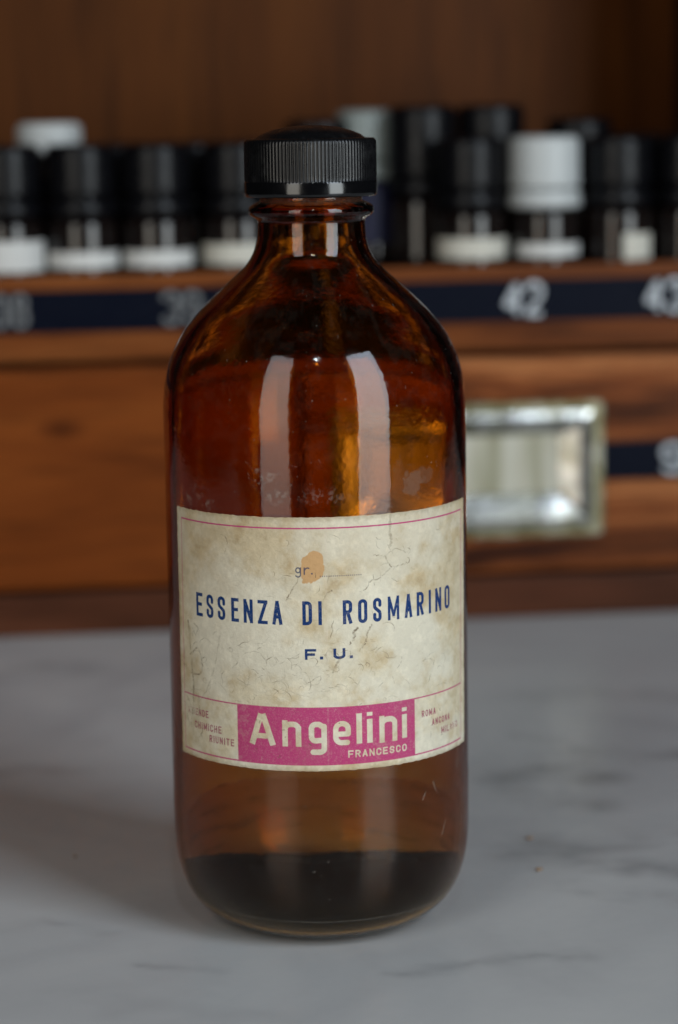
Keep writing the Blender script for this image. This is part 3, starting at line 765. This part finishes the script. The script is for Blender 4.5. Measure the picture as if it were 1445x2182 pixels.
# ---- paper label
LS0, LS1, LZ0, LZ1 = -41.2, 47.4, 47.0, 107.35
def label_images():
    cv = Canvas(LS0, LS1, LZ0, LZ1, 16)
    blue, mag, knock, dark = cv.mask(), cv.mask(), cv.mask(), cv.mask()
    T = [('E', -32.78, -30.40), ('S', -29.03, -26.76), ('S', -25.36, -23.09), ('E', -21.33, -19.25), ('N', -17.96, -15.55), ('Z', -14.29, -11.85), ('A', -10.73, -8.30),
         ('D', -3.62, -1.38), ('I', .05, .9), ('R', 5.74, 7.97), ('O', 9.35, 11.60), ('S', 13.00, 15.15), ('M', 16.78, 19.84), ('A', 21.35, 23.6), ('R', 24.95, 27.2), ('I', 28.8, 29.8), ('N', 31.27, 33.65), ('O', 35.04, 37.35)]
    for ch, a, b_ in T: draw(cv, blue, ch, a, b_, 82.0, 87.65, .80 if ch != 'M' else .68)
    for ch, a, b_, za, zb, wd in (('F', -3.2, -.55, 73.8, 76.35, .60), ('.', .28, 1.02, 73.85, 74.55, .7), ('U', 3.4, 6.2, 73.8, 76.35, .66), ('.', 7.2, 7.95, 73.85, 74.55, .7)):
        draw(cv, blue, ch, a, b_, za, zb, wd, .3)
    # small typewritten gr.
    cv.path(dark, arc(-4.45, 94.95, .5, .58, 0, 360, 16), .30); cv.path(dark, [(-3.9, 95.5), (-3.9, 93.9)]+arc(-4.45, 93.8, .55, .42, 0, -160, 6), .30)
    cv.path(dark, [(-3.0, 94.0), (-3.0, 95.5)], .30); cv.path(dark, [(-3.0, 94.9), (-2.6, 95.4), (-2.15, 95.5), (-1.95, 95.4)], .30)
    cv.rect(dark, -1.45, -1.05, 93.95, 94.32)
    x = .55
    while x < 10.2:
        cv.rect(dark, x, x+.25, 93.36, 93.62, .8); x += .5
    # frame
    tp, bt, md = 104.72, 48.62, 62.25
    lf0, lf1, rf0, rf1 = -38.6, -39.4, 44.5, 43.3
    cv.seg(mag, (lf0, tp), (rf0, tp), .34, False); cv.seg(mag, (lf1, bt), (rf1, bt), .34, False)
    cv.seg(mag, (-39.3, md), (43.5, md), .30, False)
    cv.seg(mag, (lf0, tp), (lf1, bt), .26, False, val=.75); cv.seg(mag, (rf0, tp), (rf1, bt), .26, False, val=.8)
    cv.rect(mag, -20.3, 24.0, bt-.17, md+.15)
    # word in the box, paper-coloured
    for ch, a, b_, za, zb, wd in (('n', -8.87, -4.39, 53.25, 59.0, 1.30), ('g', -2.65, 1.60, 51.05, 59.0, 1.30), ('e', 3.03, 7.22, 53.15, 59.0, 1.25), ('n', 14.21, 18.90, 53.2, 59.1, 1.32)):
        draw(cv, knock, ch, a, b_, za, zb, wd, .3)
    cv.seg(knock, (-16.45, 53.1), (-14.0, 60.5), 1.45, False); cv.seg(knock, (-11.15, 53.1), (-13.6, 60.5), 1.45, False)
    cv.rect(knock, -14.8, -12.8, 59.3, 60.5); cv.rect(knock, -16.0, -11.6, 54.6, 55.85)
    cv.rect(knock, 8.55, 9.9, 53.3, 60.55)
    for a in (11.12, 20.25): cv.rect(knock, a, a+1.38, 53.25, 59.0); cv.rect(knock, a, a+1.38, 59.75, 60.65)
    word(cv, knock, 'FRANCESCO', 6.5, 21.5, 50.05, 51.8, .33, .34)
    small = cv.mask()
    for t_, a, b_, za, zb in (('AZIENDE', -37.6, -29.3, 57.5, 59.2), ('CHIMICHE', -34.6, -25.1, 54.35, 56.1), ('RIUNITE', -29.1, -21.4, 51.8, 53.5),
                              ('ROMA', 26.2, 31.0, 57.3, 58.9), ('ANCONA', 29.7, 36.9, 54.7, 56.3), ('MILANO', 33.2, 40.9, 52.0, 53.65)):
        word(cv, small, t_, a, b_, za, zb, .27, .40)
    H, W_ = cv.h, cv.w
    n1 = fbm(H, W_, 220, 5, .6, 41); n2 = fbm(H, W_, 70, 5, .6, 42); n3 = fbm(H, W_, 14, 4, .6, 43); n4 = fbm(H, W_, 3, 2, .6, 44)
    Y, X = np.meshgrid(cv.Y, cv.X, indexing='ij')
    # worn ink
    wear = sstep(.30, .42, n3*.6+n2*.4)
    mag = np.maximum(mag, 0)*(1-knock)
    ink_b = blue*(.90+.10*wear)*(1-.10*sstep(.6, .75, n4)); ink_m = mag*(.86+.14*wear)*(1-.12*sstep(.55, .75, n4))
    wornz = np.clip(1-np.hypot((X+35.5)/3.4, (Y-58.5)/1.6), 0, 1)+np.clip(1-np.hypot((X-38.5)/3.5, (Y-53.5)/2), 0, 1)*.8
    ink_s = small*(.3*wear+.7)*(1-.8*np.clip(wornz*2, 0, 1)*sstep(.4, .55, n3))
    paper = np.array([.63, .53, .385], np.float32)
    tan = np.clip(sstep(74, 104, Y)*.75+.25*sstep(-5, -40, X)+(n1-.5)*1.6+(n2-.5)*.9, 0, 1)[..., None]
    col = np.ones((H, W_, 3), np.float32)*(np.array([.625, .575, .455])*(1-tan)+np.array([.515, .44, .315])*tan)
    col *= (1-.10*sstep(.45, .7, n1)[..., None]*np.array([.4, .8, 1.6]))
    col *= (1-.12*sstep(.48, .72, n2)[..., None]*np.array([.5, .9, 1.5])*sstep(.4, .6, n1)[..., None])
    n5 = fbm(H, W_, 36, 5, .65, 45, 1.0)
    col *= (1+.16*(n3[..., None]-.5)+.08*(n4[..., None]-.5))*(1-.16*sstep(.50, .75, n5)[..., None]*np.array([.7, .9, 1.2])*sstep(.35, .65, n1)[..., None])*(1+.08*sstep(.5, .3, n5)[..., None])
    # dirt swirls and creases (grey-brown)
    sw = cv.mask()
    scribbles(cv, sw, 80, (-36, 36, 63, 80), (1.5, 6), (.10, .28), 51, (.15, .5), 1.3, .9)
    scribbles(cv, sw, 70, (-22, 16, 62, 78), (1, 5), (.08, .22), 52, (.15, .55), 1.2, .1)
    scribbles(cv, sw, 70, (-40, 44, 49, 106), (.6, 3), (.08, .20), 53, (.12, .5), 1.0)
    scribbles(cv, sw, 12, (12, 26, 90, 100), (1.5, 4), (.10, .25), 54, (.2, .5), .8)
    scribbles(cv, sw, 22, (-40, -32, 52, 80), (2, 8), (.10, .35), 55, (.2, .55), .5, 1.6)
    scribbles(cv, sw, 12, (-16, 4, 86, 96), (1, 3), (.10, .22), 56, (.2, .6), .8, .6)
    scribbles(cv, sw, 26, (-18, 22, 49, 61), (.3, 1.2), (.12, .4), 57, (.15, .5), .8)
    scribbles(cv, sw, 18, (28, 42, 50, 60), (.4, 1.6), (.10, .3), 58, (.2, .55), .8)
    # heavier marks seen on the paper
    for pts, wd, v in (([(17.8, 107.3), (17.6, 103.5), (18.0, 101.2), (17.6, 99.6)], .75, .30), ([(-36, 72), (-32.5, 74), (-31.2, 70.5), (-31.8, 68), (-36, 67.5)], .45, .5),
                       ([(9.2, 81.0), (8.2, 79.8), (8.5, 79.0), (7.4, 77.2)], .55, .55), ([(12.6, 81.4), (11.5, 79.5), (11.2, 77.5), (9.5, 75.5)], .40, .5),
                       ([(-4.4, 93.2), (-4.9, 91.8), (-6.2, 89.8), (-7.2, 88.0)], .30, .6), ([(5.2, 74.4), (3.6, 71.8), (3.2, 70.5)], .5, .4),
                       ([(-25, 78), (-27, 70), (-30, 64), (-34, 60)], .4, .25), ([(-36.5, 80), (-35.5, 72), (-34.8, 64), (-35.6, 57)], .55, .45),
                       ([(13, 98), (16, 97.2), (18, 94.8), (22, 95)], .28, .5), ([(16, 97.2), (19, 98.8), (22, 97.6)], .25, .45), ([(18, 94.8), (15, 92.5), (12, 91.5)], .3, .45),
                       ([(-23, 98), (-22, 101), (-24, 102.6)], .22, .4), ([(0.8, 86), (1.8, 89), (3.2, 90)], .3, .45)):
        cv.rough(sw, pts, wd, v, RNG)
    sw = np.clip(sw*1.7, 0, .85)*(.4+.6*sstep(.35, .6, n3))
    patch = np.zeros_like(sw)
    for cx, cy_, rx, ry, v in ((-35, 60, 5, 16, .5), (-12, 71, 13, 6, .28), (14, 75, 14, 9, .22), (22, 60, 5, 3, .4), (19, 56, 5, 7, .18), (36, 53, 5, 4, .45), (-3, 52, 6, 4, .35), (-38, 100, 3, 8, .35), (-34.5, 70, 4, 3, .5), (18, 96, 8, 5, .2), (-6, 91, 4, 3, .3), (35, 85, 6, 16, .15), (30, 70, 8, 10, .22)):
        patch = np.maximum(patch, v*sstep(1.2, .1, np.hypot((X-cx)/rx, (Y-cy_)/ry)+(n2-.5)*1.2))
    patch *= .35+.65*sstep(.42, .62, n3)
    edge = np.minimum(np.minimum(X-LS0, LS1-X), np.minimum(Y-LZ0, LZ1-Y))
    edged = sstep(1.4, 0, edge+(n3-.5)*1.6)*.4
    # orange-brown oil stain
    st = sstep(1.02, .96, np.hypot((X+1.3)/2.7, (Y-95.6)/3.3)+(n2-.5)*1.0+(n3-.5)*.35)
    st = np.maximum(st, sstep(1.0, .9, np.hypot((X+.6)/2.0, (Y-97.8)/1.75)+(n3-.5)*.2))
    col = col*(1-st[..., None]) + st[..., None]*np.array([.50, .30, .14])*(.93+.14*n3[..., None])
    def lay(c, a, k): return c*(1-a[..., None])+np.array(k, np.float32)*a[..., None]
    # worn white fibres along the centre fold and right of it
    fold = sstep(.35, 0, np.abs(X-1.9-.004*(Y-60)))*(.16+.3*(n3 > .55))
    col = lay(col, np.clip(ink_m*.97, 0, 1), (.42, .035, .145))
    col = lay(col, np.clip(ink_s, 0, 1)*.9, (.26, .025, .08))
    col = lay(col, np.clip(ink_b, 0, 1), (.003, .028, .125))
    col = lay(col, dark*.85, (.02, .035, .09))
    col = lay(col, fold*.5, (.60, .50, .42))
    col = lay(col, np.clip(sw*1.0, 0, 1), (.13, .095, .055))
    col = lay(col, np.clip(patch*.42, 0, 1), (.22, .175, .105))
    col = lay(col, edged, (.26, .19, .10))
    rough = np.clip(.62+.2*(n3-.5)-.15*st, 0, 1)
    hgt = np.clip(.5+.35*(n2-.5)+.3*(n3-.5)+.06*(n4-.5)-.25*sw+.1*fold, 0, 1)
    srgb = np.where(col <= .0031308, col*12.92, 1.055*np.power(np.clip(col, 1e-5, 1), 1/2.4)-.055)
    return make_image('label_print', srgb), make_image('label_relief', np.stack([hgt, rough, hgt], -1), data=True)

def paper_mat():
    m, nt, b = mat('printed_paper'); a, h_ = label_images()
    uv = N(nt, 'ShaderNodeUVMap'); uv.uv_map = 'UVMap'
    i1 = N(nt, 'ShaderNodeTexImage'); i1.image = a; i1.extension = 'EXTEND'; i2 = N(nt, 'ShaderNodeTexImage'); i2.image = h_; i2.extension = 'EXTEND'
    for i in (i1, i2): nt.links.new(uv.outputs[0], i.inputs['Vector'])
    sp = N(nt, 'ShaderNodeSeparateColor'); nt.links.new(i2.outputs[0], sp.inputs[0])
    nt.links.new(i1.outputs[0], b.inputs['Base Color']); nt.links.new(sp.outputs[1], b.inputs['Roughness'])
    b.inputs['Specular IOR Level'].default_value = .15
    bump(nt, b, sp.outputs[0], .5, .0006)
    return m

def build_label():
    nx, nz = 120, 60; ri, ro = 36.86, 36.98
    vs, fs, uvs = [], [], []
    rg = random.Random(12)
    jl = [rg.gauss(0, .07) for _ in range(nz+1)]; jr = [rg.gauss(0, .08) for _ in range(nz+1)]
    jt = [rg.gauss(0, .05) for _ in range(nx+1)]; jb = [rg.gauss(0, .05) for _ in range(nx+1)]
    for side, rad in ((0, ro), (1, ri)):
        for j in range(nz+1):
            v = j/nz
            sl = -41.2+.3*v+jl[j]; sr = 46.0+.9*v+jr[j]
            for i in range(nx+1):
                u = i/nx; s_ = sl+(sr-sl)*u
                z = 47.1+60.15*v+(jt[i]*v**8)+(jb[i]*(1-v)**8)
                t = s_/36.8; lift = .0
                if u > .985 and side == 0: lift = .02
                vs.append(((rad+lift)*math.sin(t)*mm, -(rad+lift)*math.cos(t)*mm, z*mm))
                uvs.append(((s_-LS0)/(LS1-LS0), (z-LZ0)/(LZ1-LZ0)))
    n = (nx+1)*(nz+1); q = lambda i, j, s_=0: s_*n+j*(nx+1)+i
    for j in range(nz):
        for i in range(nx):
            fs.append((q(i, j), q(i+1, j), q(i+1, j+1), q(i, j+1)))
            fs.append((q(i, j, 1), q(i, j+1, 1), q(i+1, j+1, 1), q(i+1, j, 1)))
    for i in range(nx):
        fs.append((q(i, 0), q(i, 0, 1), q(i+1, 0, 1), q(i+1, 0))); fs.append((q(i, nz), q(i+1, nz), q(i+1, nz, 1), q(i, nz, 1)))
    for j in range(nz):
        fs.append((q(0, j), q(0, j+1), q(0, j+1, 1), q(0, j, 1))); fs.append((q(nx, j), q(nx, j, 1), q(nx, j+1, 1), q(nx, j+1)))
    me = bpy.data.meshes.new('paper_label'); me.from_pydata(vs, [], fs); me.update()
    lay = me.uv_layers.new(name='UVMap')
    for l in me.loops: lay.data[l.index].uv = uvs[l.vertex_index]
    return link('paper_label', me, paper_mat(), bottle)
build_label()
